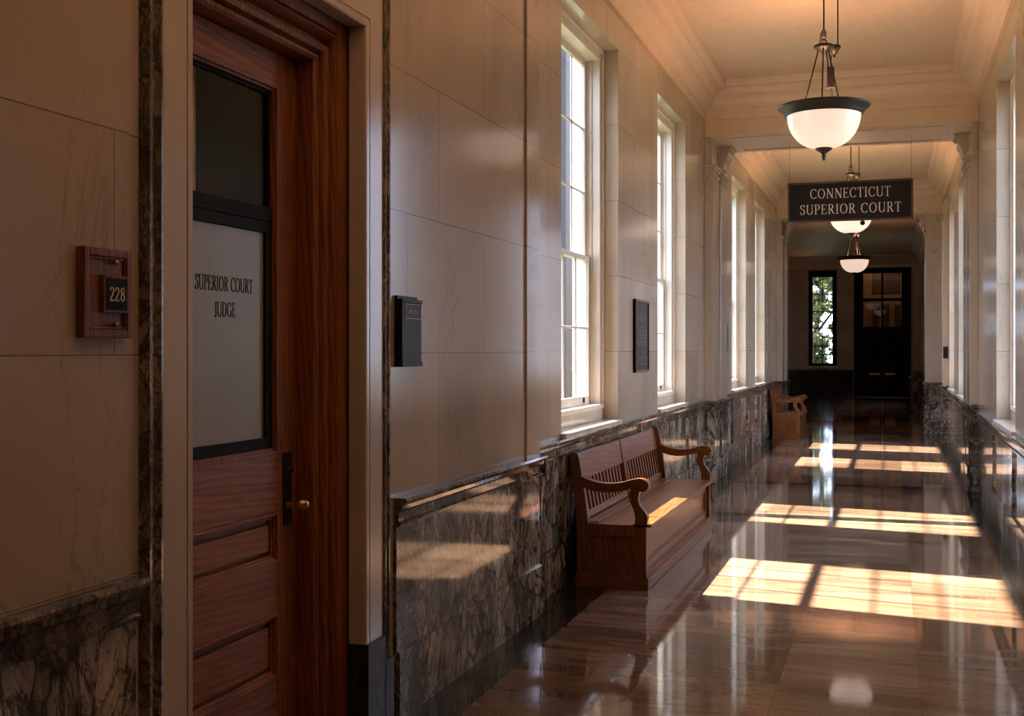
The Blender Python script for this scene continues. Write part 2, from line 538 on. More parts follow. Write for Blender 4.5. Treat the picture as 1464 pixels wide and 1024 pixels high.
# ------------------------------------------------------------------ dimensions
XN = -2.04      # near left wall face
XL = -2.13      # main left wall face
XR = 0.92       # right wall face
CEIL = 4.75
WT = .31        # wall thickness
Y_BACK, Y_STEP, Y_END = -2.6, 6.71, 40.5
LW = [(7.55, 9.27), (10.95, 12.52), (16.35, 18.0), (19.3, 20.75)]   # left windows
RW = [(9.8, 11.5), (16.2, 17.8), (19.1, 20.6), (33.7, 34.7)]         # right windows
ZL, ZR, ZH = 1.02, .95, 4.06     # sill heights, head height
PIER1, PIER2 = (13.85, 15.1), (23.0, 24.1)

def S(name, mb, mats, label, cat, bevel=0.0):
    return tag(mb.build(name, mats, None, bevel), label, cat, None, 'structure')

# ------------------------------------------------------------------ floor
b = MB()
def slab(x0, x1, y0, y1, mi):
    b.box(x0, x1, y0, y1, -.08, 0, mi)
cuts = [(Y_BACK - .3, 11.22), (11.46, 14.0), (14.25, 23.0), (23.3, 27.0)]
slab(XL - WT, -1.8, Y_BACK - .3, PIER2[1], 1); slab(-3.9, -1.8, PIER2[1], 27.0, 1); slab(.77, XR + WT, Y_BACK - .3, 27.0, 1)
for y0, y1 in cuts:
    slab(-1.8, .77, y0, y1, 0)
for (a0, a1), (c0, c1) in zip(cuts[:-1], cuts[1:]):
    slab(-1.8, .77, a1, c0, 1)
slab(-3.9, -1.4, 27.0, Y_END + 5, 1); slab(.4, XR + WT, 27.0, Y_END + 5, 1)
slab(-1.4, .4, 27.0, 29.0, 1); slab(-1.4, .4, 29.0, 38.0, 0); slab(-1.4, .4, 38.0, Y_END + 5, 1)
S('floor', b, [M['floor'], M['border']], 'polished brown marble floor with dark green marble borders', 'floor')

# ------------------------------------------------------------------ left wall, near part with door opening
DY0, DY1, DZ = 3.036, 4.25, 2.91      # marble opening
b = MB()
xo = XL - WT
b.box(xo, XN, Y_BACK, DY0 - .2, 0, CEIL)
b.box(xo, XN, DY1 + .03, Y_STEP, 0, CEIL)
b.box(xo, XN, DY0 - .2, DY1 + .03, DZ + .03, CEIL)
b.box(XN, XN + .012, 6.45, Y_STEP, .93, CEIL)           # end strip
b.box(XN, XN + .012, Y_BACK, 2.735, .93, CEIL)
S('wall_left', b, M['cream'], 'near left wall of cream marble blocks around the oak door', 'wall')

# ------------------------------------------------------------------ left wall, window part
def windowed(xface, side, wins, y0, y1, zs, zh):
    w = MB()
    xa, xb = xface, xface + side * WT
    ys = [y0] + [v for ab in wins for v in ab] + [y1]
    for i in range(0, len(ys), 2):
        w.box(xa, xb, ys[i], ys[i + 1], 0, CEIL)
    for a, c in wins:
        w.box(xa, xb, a, c, 0, zs)
        w.box(xa, xb, a, c, zh, CEIL)
    return w
w = windowed(XL, -1, LW, Y_STEP, PIER2[1], ZL, ZH)
S('wall_left.001', w, M['cream'], 'sunlit left wall of cream marble with four tall windows', 'wall')
w = windowed(XR, 1, RW, Y_BACK, Y_END, ZR, ZH)
S('wall_right', w, M['cream'], 'right wall of cream marble with tall windows', 'wall')
b = MB(); b.box(XL - WT, XR + WT, Y_BACK - .3, Y_BACK, 0, CEIL)
S('wall_back', b, M['cream'], 'cream marble wall closing the near end of the hall', 'wall')
# lobby beyond the second pier
b = MB()
b.box(-4.0, -3.6, PIER2[1] - .3, Y_END + .4, 0, CEIL)
b.box(-3.6, XL - WT, PIER2[1] - .3, PIER2[1], 0, CEIL)
S('wall_left.002', b, M['cream'], 'dim left wall of the far lobby beyond the second pier', 'wall')
EW = (-2.68, -1.76, 1.05, 4.28)     # end window x0 x1 z0 z1
ED = (-1.2, .62, 0, 4.52)           # end door
b = MB()
b.box(-3.6, EW[0], Y_END, Y_END + .4, 0, CEIL)
b.box(EW[0], EW[1], Y_END, Y_END + .4, 0, EW[2]); b.box(EW[0], EW[1], Y_END, Y_END + .4, EW[3], CEIL)
b.box(EW[1], ED[0], Y_END, Y_END + .4, 0, CEIL)
b.box(ED[0], ED[1], Y_END, Y_END + .4, ED[3], CEIL)
b.box(ED[1], XR + WT, Y_END, Y_END + .4, 0, CEIL)
S('wall_far', b, M['cream'], 'far end wall of the hall beside the black double doors', 'wall')

# ------------------------------------------------------------------ wainscots
CAPP = [(0, 0), (.055, 0), (.06, -.012), (.055, -.024), (.04, -.032), (.036, -.05), (.022, -.062), (.02, -.10), (.03, -.108), (.03, -.118), (.016, -.125), (.0, -.13)]
def wains(mb, xf, side, y0, y1, ztop, panel=.016, base=.30, mi_p=0, mi_c=1, slots=()):
    """stone dado along Y: panel slab, moulded cap, base course; side=+1 faces +X"""
    mb.box(xf, xf + side * panel, y0, y1, base, ztop - .12, mi_p)
    mb.box(xf, xf + side * (panel + .016), y0, y1, 0, base - .006, mi_p)
    mb.box(xf, xf + side * (panel + .009), y0, y1, base - .006, base, mi_c)
    mb.prism([(xf + side * (d + .006), ztop + z) for d, z in CAPP], 'Y', y0, y1, mi_c)

b = MB(); wains(b, XN, 1, Y_BACK, 2.76, .96)
S('trim_1', b, [M['dark'], M['cap']], 'dark veined marble wainscot below the room number board', 'wainscot')
b = MB(); wains(b, XN, 1, 4.565, Y_STEP, .96)
for d, z0, z1 in ((.022, .30, .84), (.038, 0, .296)):
    b.box(XL + .001, XN + d, Y_STEP, Y_STEP + .012, z0, z1, 0)
b.prism([(y, .96 + z) for y, z in [(Y_STEP, 0), (Y_STEP + .045, 0), (Y_STEP + .05, -.012), (Y_STEP + .03, -.05), (Y_STEP + .018, -.10), (Y_STEP, -.13)]], 'X', XL, XN + .05, 1)
S('trim_2', b, [M['dark'], M['cap']], 'grey veined marble wainscot between the oak door and the wall corner', 'wainscot')
b = MB()
wains(b, XL, 1, Y_STEP + .02, PIER1[0], ZL - .02)
for a, c in LW[:2]:                       # flat strips framing the panels below the windows
    for yy in (a - .1, c + .02):
        b.box(XL + .016, XL + .034, yy, yy + .10, .30, ZL - .14, 0)
S('trim_3', b, [M['dark'], M['cap']], 'dark marble wainscot behind the near bench below the windows', 'wainscot')
b = MB(); wains(b, XL, 1, PIER1[1], PIER2[0], ZL - .02)
for a, c in LW[2:]:
    for yy in (a - .1, c + .02):
        b.box(XL + .016, XL + .034, yy, yy + .10, .30, ZL - .14, 0)
S('trim_4', b, [M['dark'], M['cap']], 'dark marble wainscot behind the far bench', 'wainscot')
b = MB(); wains(b, XR, -1, Y_BACK, PIER1[0], ZR - .01)
for a, c in RW[:1]:
    for yy in (a - .1, c + .02):
        b.box(XR - .016, XR - .034, yy, yy + .10, .30, ZR - .13, 0)
S('trim_5', b, [M['dark'], M['cap']], 'dark marble wainscot under the bright right window', 'wainscot')
b = MB(); wains(b, XR, -1, PIER1[1], Y_END, ZR - .01)
S('trim_6', b, [M['dark'], M['cap']], 'dark marble wainscot on the right wall past the first pilasters', 'wainscot')
b = MB()
b.box(-3.6, ED[0] - .02, Y_END - .02, Y_END, 0, .88, 0)
b.box(-3.6, ED[0] - .02, Y_END - .05, Y_END, .88, .93, 1)
b.box(-3.6, ED[0] - .02, Y_END - .035, Y_END, 0, .2, 0)
S('trim_7', b, [M['border'], M['cap']], 'black marble wainscot under the tall end window', 'wainscot')

# ------------------------------------------------------------------ ceiling, cornices, beams
b = MB(); b.box(XL - WT, XR + WT, Y_BACK - .3, PIER2[1] - .3, CEIL, CEIL + .2); b.box(-4.1, XR + WT, PIER2[1] - .3, Y_END + .4, CEIL, CEIL + .2)
S('ceiling', b, M['plaster'], 'flat cream plaster ceiling', 'ceiling')
COR = [(0, 4.34), (.03, 4.34), (.035, 4.45), (.06, 4.465), (.10, 4.50), (.13, 4.555), (.135, 4.58), (.18, 4.60), (.22, 4.645), (.225, 4.665), (.285, 4.68), (.295, 4.70), (.30, CEIL)]
def cornice(name, x0, x1, y0, y1, label, dent=True):
    w = MB()
    n = len(COR); vs = []
    for d, z in COR:
        vs += [(x0 + d, y0 + d, z), (x1 - d, y0 + d, z), (x1 - d, y1 - d, z), (x0 + d, y1 - d, z)]
    fs = []
    for i in range(n - 1):
        for k in range(4):
            fs.append((i * 4 + k, i * 4 + (k + 1) % 4, (i + 1) * 4 + (k + 1) % 4, (i + 1) * 4 + k))
    w.add(vs, fs)
    if dent:
        x = x0 + .12
        while x < x1 - .12:
            w.box(x, x + .022, y1 - .062, y1 - .036, 4.455, 4.49)
            x += .055
    return S(name, w, M['plaster'], label, 'cornice')
cornice('trim_8', XL, XR, Y_BACK, PIER1[0], 'stepped plaster cornice around the nearest ceiling bay')
cornice('trim_9', XL, XR, PIER1[1], PIER2[0], 'stepped plaster cornice around the middle ceiling bay')
cornice('trim_10', -3.6, XR, PIER2[1], Y_END, 'stepped plaster cornice of the dim far bay above the black double doors', False)
def beam(name, x0, x1, y0, y1, label, zb=4.15):
    w = MB()
    w.box(x0, x1, y0, y1, zb, CEIL)
    for a, c in ((y0 + .15, y0 + .20), (y1 - .20, y1 - .15)):
        w.box(x0 + .3, x1 - .3, a, c, zb - .014, zb)
    for a, c in ((x0 + .3, x0 + .35), (x1 - .35, x1 - .3)):
        w.box(a, c, y0 + .20, y1 - .20, zb - .014, zb)
    return S(name, w, M['plaster'], label, 'beam', .004)
beam('trim_12', XL, XR, *PIER1, 'first plaster ceiling beam behind the nearest pendant lamp')
beam('trim_13', XL, XR, *PIER2, 'second plaster ceiling beam at the far pier')

# ------------------------------------------------------------------ pilasters
def pilaster(w, x0, x1, y0, y1, ztop, side):
    """x0 at the wall, x1 the face; side=+1 faces +X"""
    w.box(x0, x1, y0, y1, .98, ztop, 0)
    e = .016
    for z0, z1, g in ((ztop - .10, ztop - .07, .012), (ztop - .03, ztop, .018), (ztop, ztop + .035, .03)):
        w.box(x0, x1 + side * g, y0 - g, y1 + g, z0, z1, 0)
    w.box(x0, x1 - side * .02, y0 + .02, y1 - .02, ztop + .035, 4.16, 0)
    # stone base like the wainscot
    w.box(x0, x1 + side * .012, y0 - .012, y1 + .012, .30, .86, 1)
    w.box(x0, x1 + side * .028, y0 - .028, y1 + .028, 0, .296, 1)
    w.box(x0, x1 + side * .03, y0 - .03, y1 + .03, .93, .985, 2)
    w.box(x0, x1 + side * .05, y0 - .05, y1 + .05, .955, .972, 2)
    w.box(x0, x1 + side * .02, y0 - .02, y1 + .02, .86, .93, 2)
def console(w, x0, side, y0, y1):
    prof = [(0, 4.15), (.13, 4.15), (.14, 4.125), (.13, 4.10), (.105, 4.085), (.10, 4.06), (.105, 4.03), (.08, 3.99), (.06, 3.96), (.055, 3.92), (.035, 3.88), (0, 3.86)]
    w.prism([(x0 + side * d, z) for d, z in prof], 'Y', y0, y1, 0)
    w.box(x0, x0 + side * .15, y0 - .02, y1 + .02, 4.12, 4.15, 0)
PM = [M['cream_plain'], M['dark'], M['cap']]
for nm, y0, y1, lab in (('trim_15', 13.87, 14.28, 'nearer marble pilaster of the left pair under the first beam'), ('trim_16', 14.5, 15.05, 'farther marble pilaster of the left pair under the first beam')):
    b = MB(); pilaster(b, XL, XL + .11, y0, y1, 3.78, 1)
    if nm == 'trim_16': console(b, XL + .09, 1, 14.55, 14.95)
    S(nm, b, PM, lab, 'pilaster', .004)
for nm, y0, y1, lab in (('trim_17', 13.87, 14.28, 'nearer marble pilaster of the right pair under the first beam'), ('trim_18', 14.5, 15.05, 'farther marble pilaster of the right pair under the first beam')):
    b = MB(); pilaster(b, XR, XR - .09, y0, y1, 3.78, -1)
    if nm == 'trim_18': console(b, XR - .07, -1, 14.55, 14.95)
    S(nm, b, PM, lab, 'pilaster', .004)
b = MB(); pilaster(b, XL, XL + .11, 23.02, 23.5, 3.78, 1); pilaster(b, XL, XL + .14, 23.65, 24.08, 3.78, 1); console(b, XL + .12, 1, 23.6, 24.0)
S('trim_19', b, PM, 'far left marble pier beside the second bench', 'pilaster', .004)
b = MB(); pilaster(b, XR, .60, 23.1, 24.0, 3.78, -1); console(b, .62, -1, 23.4, 23.8)
S('trim_20', b, PM, 'far right marble pier jutting into the hall', 'pilaster', .004)
b = MB(); pilaster(b, XR, XR - .09, 21.0, 21.45, 3.78, -1)
S('trim_21', b, PM, 'slim right pilaster just before the far right pier', 'pilaster', .004)
b = MB()
b.box(.68, XR, Y_END - .1, Y_END, .9, 4.5, 0); b.box(.66, XR, Y_END - .12, Y_END, 0, .9, 1)
S('trim_22', b, [M['white'], M['dark']], 'pale pilaster right of the black double doors', 'pilaster', .004)

# ------------------------------------------------------------------ windows
def window(name, side, xf, y0, y1, zs, zh, label, lift=False, ncol=4):
    """side -1: left wall (outside at -X). d = depth outwards from the wall face"""
    X = lambda d: xf + side * d
    e = empty(name, (xf, (y0 + y1) / 2, zs), label, 'window', None, 'structure')
    s = MB()
    s.box(X(-.035), X(.28), y0 - .0, y1 + .0, zs - .045, zs + .008, 0)
    s.box(X(.125), X(.30), y0, y1, zs + .008, zs + .10, 0)
    s.build('window_sill', M['white'], e, .005)
    f = MB()
    cw = .085
    z1 = zs + .10
    f.box(X(.115), X(.30), y0, y1, z1, z1 + .035)                        # timber sill
    for ya, yb in ((y0, y0 + cw), (y1 - cw, y1)):
        f.box(X(.135), X(.30), ya, yb, z1 + .035, zh)
    for ya, yb in ((y0, y0 + .03), (y1 - .03, y1)):                       # bead against the stone
        f.box(X(.115), X(.135), ya, yb, z1 + .035, zh)
    f.box(X(.135), X(.30), y0 + cw, y1 - cw, zh - .095, zh)
    f.box(X(.115), X(.135), y0, y1, zh - .03, zh)
    yi0, yi1 = y0 + cw, y1 - cw
    for ya, yb in ((yi0, yi0 + .012), (yi1 - .012, yi1)):                 # parting bead
        f.box(X(.20), X(.212), ya, yb, z1 + .035, zh - .095)
    f.build('window_frame', M['white_paint'], e, .003)
    zb, zt = z1 + .035, zh - .095
    zm = zb + (zt - zb) * .422
    def sash(nm, d, za, zc, bot, top, rows):
        m = MB()
        st = .052
        m.box(X(d), X(d + .03), yi0, yi0 + st, za, zc); m.box(X(d), X(d + .03), yi1 - st, yi1, za, zc)
        m.box(X(d), X(d + .03), yi0 + st, yi1 - st, za, za + bot); m.box(X(d), X(d + .03), yi0 + st, yi1 - st, zc - top, zc)
        ga, gb = za + bot, zc - top
        gy0, gy1 = yi0 + st, yi1 - st
        for k in range(1, ncol):
            yy = gy0 + (gy1 - gy0) * k / ncol
            m.box(X(d + .007), X(d + .023), yy - .010, yy + .010, ga, gb)
        for k in range(1, rows):
            zz = ga + (gb - ga) * k / rows
            m.box(X(d + .007), X(d + .023), gy0, gy1, zz - .009, zz + .009)
        o = m.build(nm, M['white_paint'], e, .003)
        g = MB()
        g.box(X(d + .013), X(d + .017), gy0 - .005, gy1 + .005, ga - .005, gb + .005)
        g.build('pane', M['glass'], o)
        return o
    lo = sash('lower_sash', .215, zb, zm + .02, .072, .04, 2)
    sash('upper_sash', .247, zm - .02, zt, .04, .05, 3)
    k = MB()
    yk = yi1 - .22
    k.lathe([(0.0001, 0), (.018, 0), (.024, .004), (.024, .008), (.012, .012), (.0001, .012)], seg=18)
    kk = MB()
    kk.add([(X(.215) - side * v.z, yk + v.x, zb + .038 + v.y) for v in k.v], k.f, 0, True)
    kk.build('sash_lift', M['bronze'], lo)
    portal(X(.33), y0 + .02, y1 - .02, zs + .1, zh - .02, side)
    return e
window('window_1', -1, XL, *LW[0], ZL, ZH, 'tall white sash window behind the near bench')
window('window_2', -1, XL, *LW[1], ZL, ZH, 'narrow view of the left sash window past the bronze plaque')
window('window_3', -1, XL, *LW[2], ZL, ZH, 'left sash window just beyond the first pair of pilasters')
window('window_4', -1, XL, *LW[3], ZL, ZH, 'last left sash window before the far bench')
window('window_5', 1, XR, *RW[0], ZR, ZH, 'bright sash window at the right edge of the view')
window('window_6', 1, XR, *RW[1], ZR, ZH, 'right sash window past the first right pilasters')
window('window_7', 1, XR, *RW[2], ZR, ZH, 'right sash window before the slim right pilaster')

window('window_9', 1, XR, *RW[3], ZR, ZH, 'right sash window hidden behind the far right pier')
# end window (black, foliage outside)
e = empty('window_8', ((EW[0] + EW[1]) / 2, Y_END, EW[2]), 'tall black-framed end window full of green foliage', 'window', None, 'structure')
f = MB()
x0, x1, z0, z1 = EW
fw = .14
for a, c in ((x0, x0 + fw), (x1 - fw, x1)):
    f.box(a, c, Y_END - .03, Y_END + .12, z0, z1)
f.box(x0 + fw, x1 - fw, Y_END - .03, Y_END + .12, z0, z0 + .09); f.box(x0 + fw, x1 - fw, Y_END - .03, Y_END + .12, z1 - .22, z1)
f.build('window_frame', M['black'], e, .006)
gx0, gx1, gz0, gz1 = x0 + fw, x1 - fw, z0 + .09, z1 - .22
f = MB()
f.box((gx0 + gx1) / 2 - .014, (gx0 + gx1) / 2 + .014, Y_END + .02, Y_END + .05, gz0, gz1)
for k in range(1, 5):
    zz = gz0 + (gz1 - gz0) * k / 5
    f.box(gx0, gx1, Y_END + .02, Y_END + .05, zz - .014, zz + .014)
f.build('glazing_bars', M['black'], e)
f = MB(); f.box(gx0, gx1, Y_END + .033, Y_END + .037, gz0, gz1)
f.build('pane', M['glass'], e)
f = MB(); f.box(x0 - .05, x1 + .05, Y_END - .07, Y_END, z0 - .07, z0)
f.build('window_sill', M['white'], e, .005)

# ------------------------------------------------------------------ oak door with its stone surround
def usweep(mb, prof, y0, y1, z1, zb=0.0, mi=0):
    """profile (offset outwards from the opening, x) swept round three sides of an opening in a wall facing +X"""
    n = len(prof); vs = []
    for o, x in prof:
        vs += [(x, y0 - o, zb), (x, y0 - o, z1 + o), (x, y1 + o, z1 + o), (x, y1 + o, zb)]
    fs = []
    for i in range(n - 1):
        for k in range(3):
            fs.append((i * 4 + k, i * 4 + k + 1, (i + 1) * 4 + k + 1, (i + 1) * 4 + k))
    mb.add(vs, fs, mi)
XC = XN + .022
b = MB()
usweep(b, [(.04, XN - .055), (0, XN - .055), (0, XC - .006), (.006, XC), (.03, XC), (.03, XC - .006), (.038, XC - .006), (.038, XC), (.160, XC), (.160, XN - .0)], DY0, DY1, DZ, .405)
m = MB(); usweep(b, [(.160, XN), (.160, XC + .002), (.168, XC + .009), (.178, XC + .010), (.186, XC + .002), (.196, XC - .004), (.205, XC - .004), (.214, XC + .004), (.226, XC + .005), (.234, XC - .008), (.242, XN)], DY0, DY1, DZ, .30, 1)
for ya, yb in ((DY0 - .155, DY0), (DY1, DY1 + .155)):
    b.box(XN - .055, XC + .012, ya - .004, yb + .004, 0, .405, 2)
for ya, yb in ((DY0 - .244, DY0 - .161), (DY1 + .161, DY1 + .244)):
    b.box(XN, XC + .014, ya, yb, 0, .30, 2)
S('trim_23', b, [M['white'], M['mould'], M['plinth']], 'white marble door surround with a dark streaked outer moulding', 'door surround')

XD = -2.215      # door leaf face
FY0, FY1, FZ = 3.02, 4.03, 2.73
e = empty('door_1', (XD, (FY0 + FY1) / 2, 0), 'red oak door with frosted pane lettered SUPERIOR COURT JUDGE', 'door', None, 'structure')
f = MB()
XF = XN - .055
usweep(f, [(0, XD - .09), (0, XF - .046), (.010, XF - .034), (.020, XF - .034), (.024, XF - .046), (.030, XF - .046), (.036, XF - .018), (.05, XF - .006), (.064, XF - .018), (.070, XF - .044), (.088, XF - .044), (.094, XF - .016), (.104, XF + .008), (.114, XF + .002), (.122, XF - .022), (.130, XF - .022), (.134, XF - .010), (.20, XF - .010), (.20, XF - .06)], FY0, FY1, FZ)
f.box(XF - .06, XF - .012, FY1 + .19, DY1 + .025, 0, DZ); f.box(XF - .06, XF - .012, DY0 - .19, DY1 + .025, FZ + .19, DZ + .025)
f.build('door_frame', M['door'], e)
l = MB()
T = .045
xb = XD - T
SW = .145
for a, c in ((FY0 + .003, FY0 + SW), (FY1 - SW, FY1 - .003)):
    l.box(xb, XD, a, c, .008, FZ - .004)
l.build('door_leaf', M['door'], e, .003)
l = MB()
for a, c in ((.008, .355), (.60, .795), (.985, 1.205), (2.60, FZ - .004)):
    l.box(xb, XD, FY0 + SW, FY1 - SW, a, c)
l.build('door_rail', M['door_h'], e, .003)
py0, py1 = FY0 + SW, FY1 - SW
for a, c in ((.355, .60), (.795, .985)):
    p = MB()
    p.box(xb + .006, XD - .034, py0, py1, a, c)
    g = .028
    for u in range(3):
        q = g - u * .009
        xx = XD - .012 + u * .009
        p.box(XD - .034, xx, py0, py1, a, a + q); p.box(XD - .034, xx, py0, py1, c - q, c)
        p.box(XD - .034, xx, py0, py0 + q, a + q, c - q); p.box(XD - .034, xx, py1 - q, py1, a + q, c - q)
    p.box(XD - .034, XD - .012, py0 + .046, py1 - .046, a + .046, c - .046)
    p.build('door_panel', M['door_h'], e, .002)
# oak bead then black sashes
def ring(mb, xa, xb_, y0, y1, z0, z1, w, mi=0):
    mb.box(xa, xb_, y0, y0 + w, z0, z1, mi); mb.box(xa, xb_, y1 - w, y1, z0, z1, mi)
    mb.box(xa, xb_, y0 + w, y1 - w, z0, z0 + w, mi); mb.box(xa, xb_, y0 + w, y1 - w, z1 - w, z1, mi)
p = MB(); ring(p, XD - .03, XD + .004, py0, py1, 1.205, 2.60, .012); ring(p, XD - .03, XD - .006, py0 + .012, py1 - .012, 1.217, 2.588, .010)
p.build('glazing_bead', M['door'], e)
gy0, gy1 = py0 + .022, py1 - .022
p = MB(); ring(p, XD - .035, XD - .012, gy0, gy1, 1.227, 2.08, .042)
ring(p, XD - .035, XD - .010, gy0, gy1, 1.227, 2.10, .018)
lo_s = p.build('lower_sash', M['black_sash'], e, .002)
p = MB(); p.box(XD - .030, XD - .024, gy0 + .04, gy1 - .04, 1.267, 2.04)
fp = p.build('frosted_pane', M['frost'], lo_s)
tag(fp, 'frosted pane lettered in black')
p = MB()
text(p, 'SUPERIOR COURT', (XD - .024, 3.560, 1.832), (0, 1, 0), (0, 0, 1), .052, .075, .0012, .74)
text(p, 'JUDGE', (XD - .024, 3.560, 1.742), (0, 1, 0), (0, 0, 1), .052, .075, .0012, .74)
p.build('lettering', M['letter_black'], lo_s)
p = MB(); ring(p, XD - .040, XD - .018, gy0, gy1, 2.08, 2.578, .014); p.box(XD - .04, XD - .012, gy0, gy1, 2.10, 2.135)
up_s = p.build('upper_sash', M['black_sash'], e, .002)
p = MB(); p.box(XD - .030, XD - .026, gy0 + .014, gy1 - .014, 2.13, 2.57)
p.build('clear_pane', M['glass'], up_s)
p = MB(); p.box(XD, XD + .006, 3.925, 3.985, .925, 1.205)
plate = p.build('handle_plate', M['black_metal'], e, .002)
p = MB()
pts = [(XD + .006, 3.955, 1.0), (XD + .03, 3.955, 1.0), (XD + .048, 3.958, 1.0)]
p.tube(pts, [.016, .011, .012], 12)
p.ball((XD + .064, 3.960, 1.006), .028, 1.0, 1.05, .82)
p.build('knob', M['brass'], plate)
p = MB(); p.tube([(XD + .006, 3.957, 1.135), (XD + .016, 3.957, 1.135), (XD + .02, 3.957, 1.135)], [.019, .018, .012], 16)
p.ball((XD + .02, 3.957, 1.135), .009)
p.build('lock_cylinder', M['bronze'], plate)
# what stands behind the clear pane
c = MB()
yy = 3.05; pts = []
for i in range(40):
    pts.append((XD - .16 + .02 * math.sin(i * 1.1), 3.02 + .58 * i / 39))
pts2 = [(x - .01, y) for x, y in reversed(pts)]
c.prism(pts + pts2, 'Z', 1.2, 2.72)
tag(c.build('drape', M['curtain']), 'grey brown drape hanging behind the clear upper pane of the oak door', 'curtain')
b = MB()
b.box(-4.6, -4.5, .5, 6.5, 0, CEIL); b.box(-4.5, XL - WT, .4, .5, 0, CEIL); b.box(-4.5, XL - WT, 6.4, 6.5, 0, CEIL); b.box(-4.6, XL - WT, .4, 6.5, CEIL, CEIL + .1)
b.box(-4.6, XL - WT, .4, 6.5, -.08, 0)
S('wall_office', b, M['brown_dark'], 'dark room behind the oak door', 'room')

# ------------------------------------------------------------------ room number board 228
e = empty('room_number_board', (XN, 2.64, 1.755), 'small oak board with number 228 on the wall left of the oak door', 'sign')
y0, y1, z0, z1 = 2.512, 2.712, 1.632, 1.872
p = MB(); p.box(XN + .012, XN + .030, y0, y1, z0, z1)
ring(p, XN + .03, XN + .040, y0, y1, z0, z1, .022)
ring(p, XN + .03, XN + .036, y0 + .022, y1 - .022, z0 + .022, z1 - .022, .008)
p.build('board', M['plaque_wood'], e, .003)
p = MB(); p.box(XN + .03, XN + .044, 2.586, 2.690, 1.700, 1.800)
fr = p.build('number_holder', M['plaque_wood'], e, .002)
p = MB(); p.box(XN + .044, XN + .046, 2.594, 2.682, 1.707, 1.793)
p.build('number_plate', M['black'], fr)
p = MB(); text(p, '228', (XN + .046, 2.638, 1.750), (0, 1, 0), (0, 0, 1), .038, .10, .0016, .95)
p.build('lettering', M['letter_cream'], fr)
for zz in (1.835, 1.668):
    p = MB(); p.tube([(XN + .03, 2.640, zz), (XN + .04, 2.640, zz)], .004, 8); p.ball((XN + .042, 2.640, zz), .0075)
    p.build('brass_stud', M['brass'], e)

# ------------------------------------------------------------------ black mail box by the door
e = empty('document_box', (XN, 4.69, 1.52), 'narrow black document box with a small label on the wall right of the oak door', 'box')
p = MB(); p.box(XN + .001, XN + .014, 4.575, 4.80, 1.525, 1.835); p.box(XN + .014, XN + .036, 4.58, 4.795, 1.53, 1.805)
p.box(XN + .014, XN + .040, 4.575, 4.80, 1.805, 1.82); p.box(XN + .014, XN + .040, 4.575, 4.80, 1.525, 1.545)
p.build('body', M['black_metal'], e, .002)
p = MB(); ring(p, XN + .036, XN + .0385, 4.612, 4.788, 1.735, 1.800, .0028)
lb = p.build('label_border', plain('worn_silver', (.42, .36, .31), .4), e)
p = MB(); text(p, 'DIRECTIVE', (XN + .036, 4.700, 1.766), (0, 1, 0), (0, 0, 1), .018, .06, .0012, .98)
p.build('lettering', M['letter_cream'], lb)

# ------------------------------------------------------------------ bronze plaque between the windows
e = empty('bronze_plaque', (XL, 10.11, 1.7), 'tall dark bronze memorial plaque on the wall between the two near windows', 'plaque')
y0, y1, z0, z1 = 9.83, 10.40, 1.40, 2.04
p = MB(); p.box(XL + .001, XL + .022, y0, y1, z0, z1); tab = p.build('tablet', M['plaque_bronze'], e)
p = MB(); ring(p, XL + .001, XL + .032, y0, y1, z0, z1, .022); p.build('rim', M['plaque_edge'], e, .004)
p = MB()
rnd = random.Random(3)
for zz, hw, hh in [(1.945, .05, .010), (1.92, .10, .010), (1.895, .19, .012), (1.865, .2, .010), (1.80, .04, .010), (1.765, .19, .010), (1.735, .2, .010), (1.705, .17, .010), (1.67, .2, .010), (1.64, .18, .010), (1.57, .08, .014), (1.53, .16, .013), (1.47, .19, .006)]:
    y = 10.115 - hw
    while y < 10.115 + hw:
        w_ = rnd.uniform(.008, .03)
        p.box(XL + .021, XL + .0245, y, min(y + w_, 10.115 + hw), zz - hh, zz + hh)
        y += w_ + rnd.uniform(.006, .014)
p.build('worn_inscription', M['plaque_text'], tab)
p = MB(); p.box(XL + .001, XL + .03, 15.65, 15.80, 1.60, 1.93)
tag(p.build('wall_plate', M['black_metal'], None, .004), 'small dark plate on the left wall just past the pilasters', 'plate')
p = MB(); p.box(XR - .085, XR - .012, 20.978, 20.999, 1.45, 1.65)
tag(p.build('wall_switch', M['black_metal'], None, .003), 'small black switch on the slim right pilaster', 'switch')

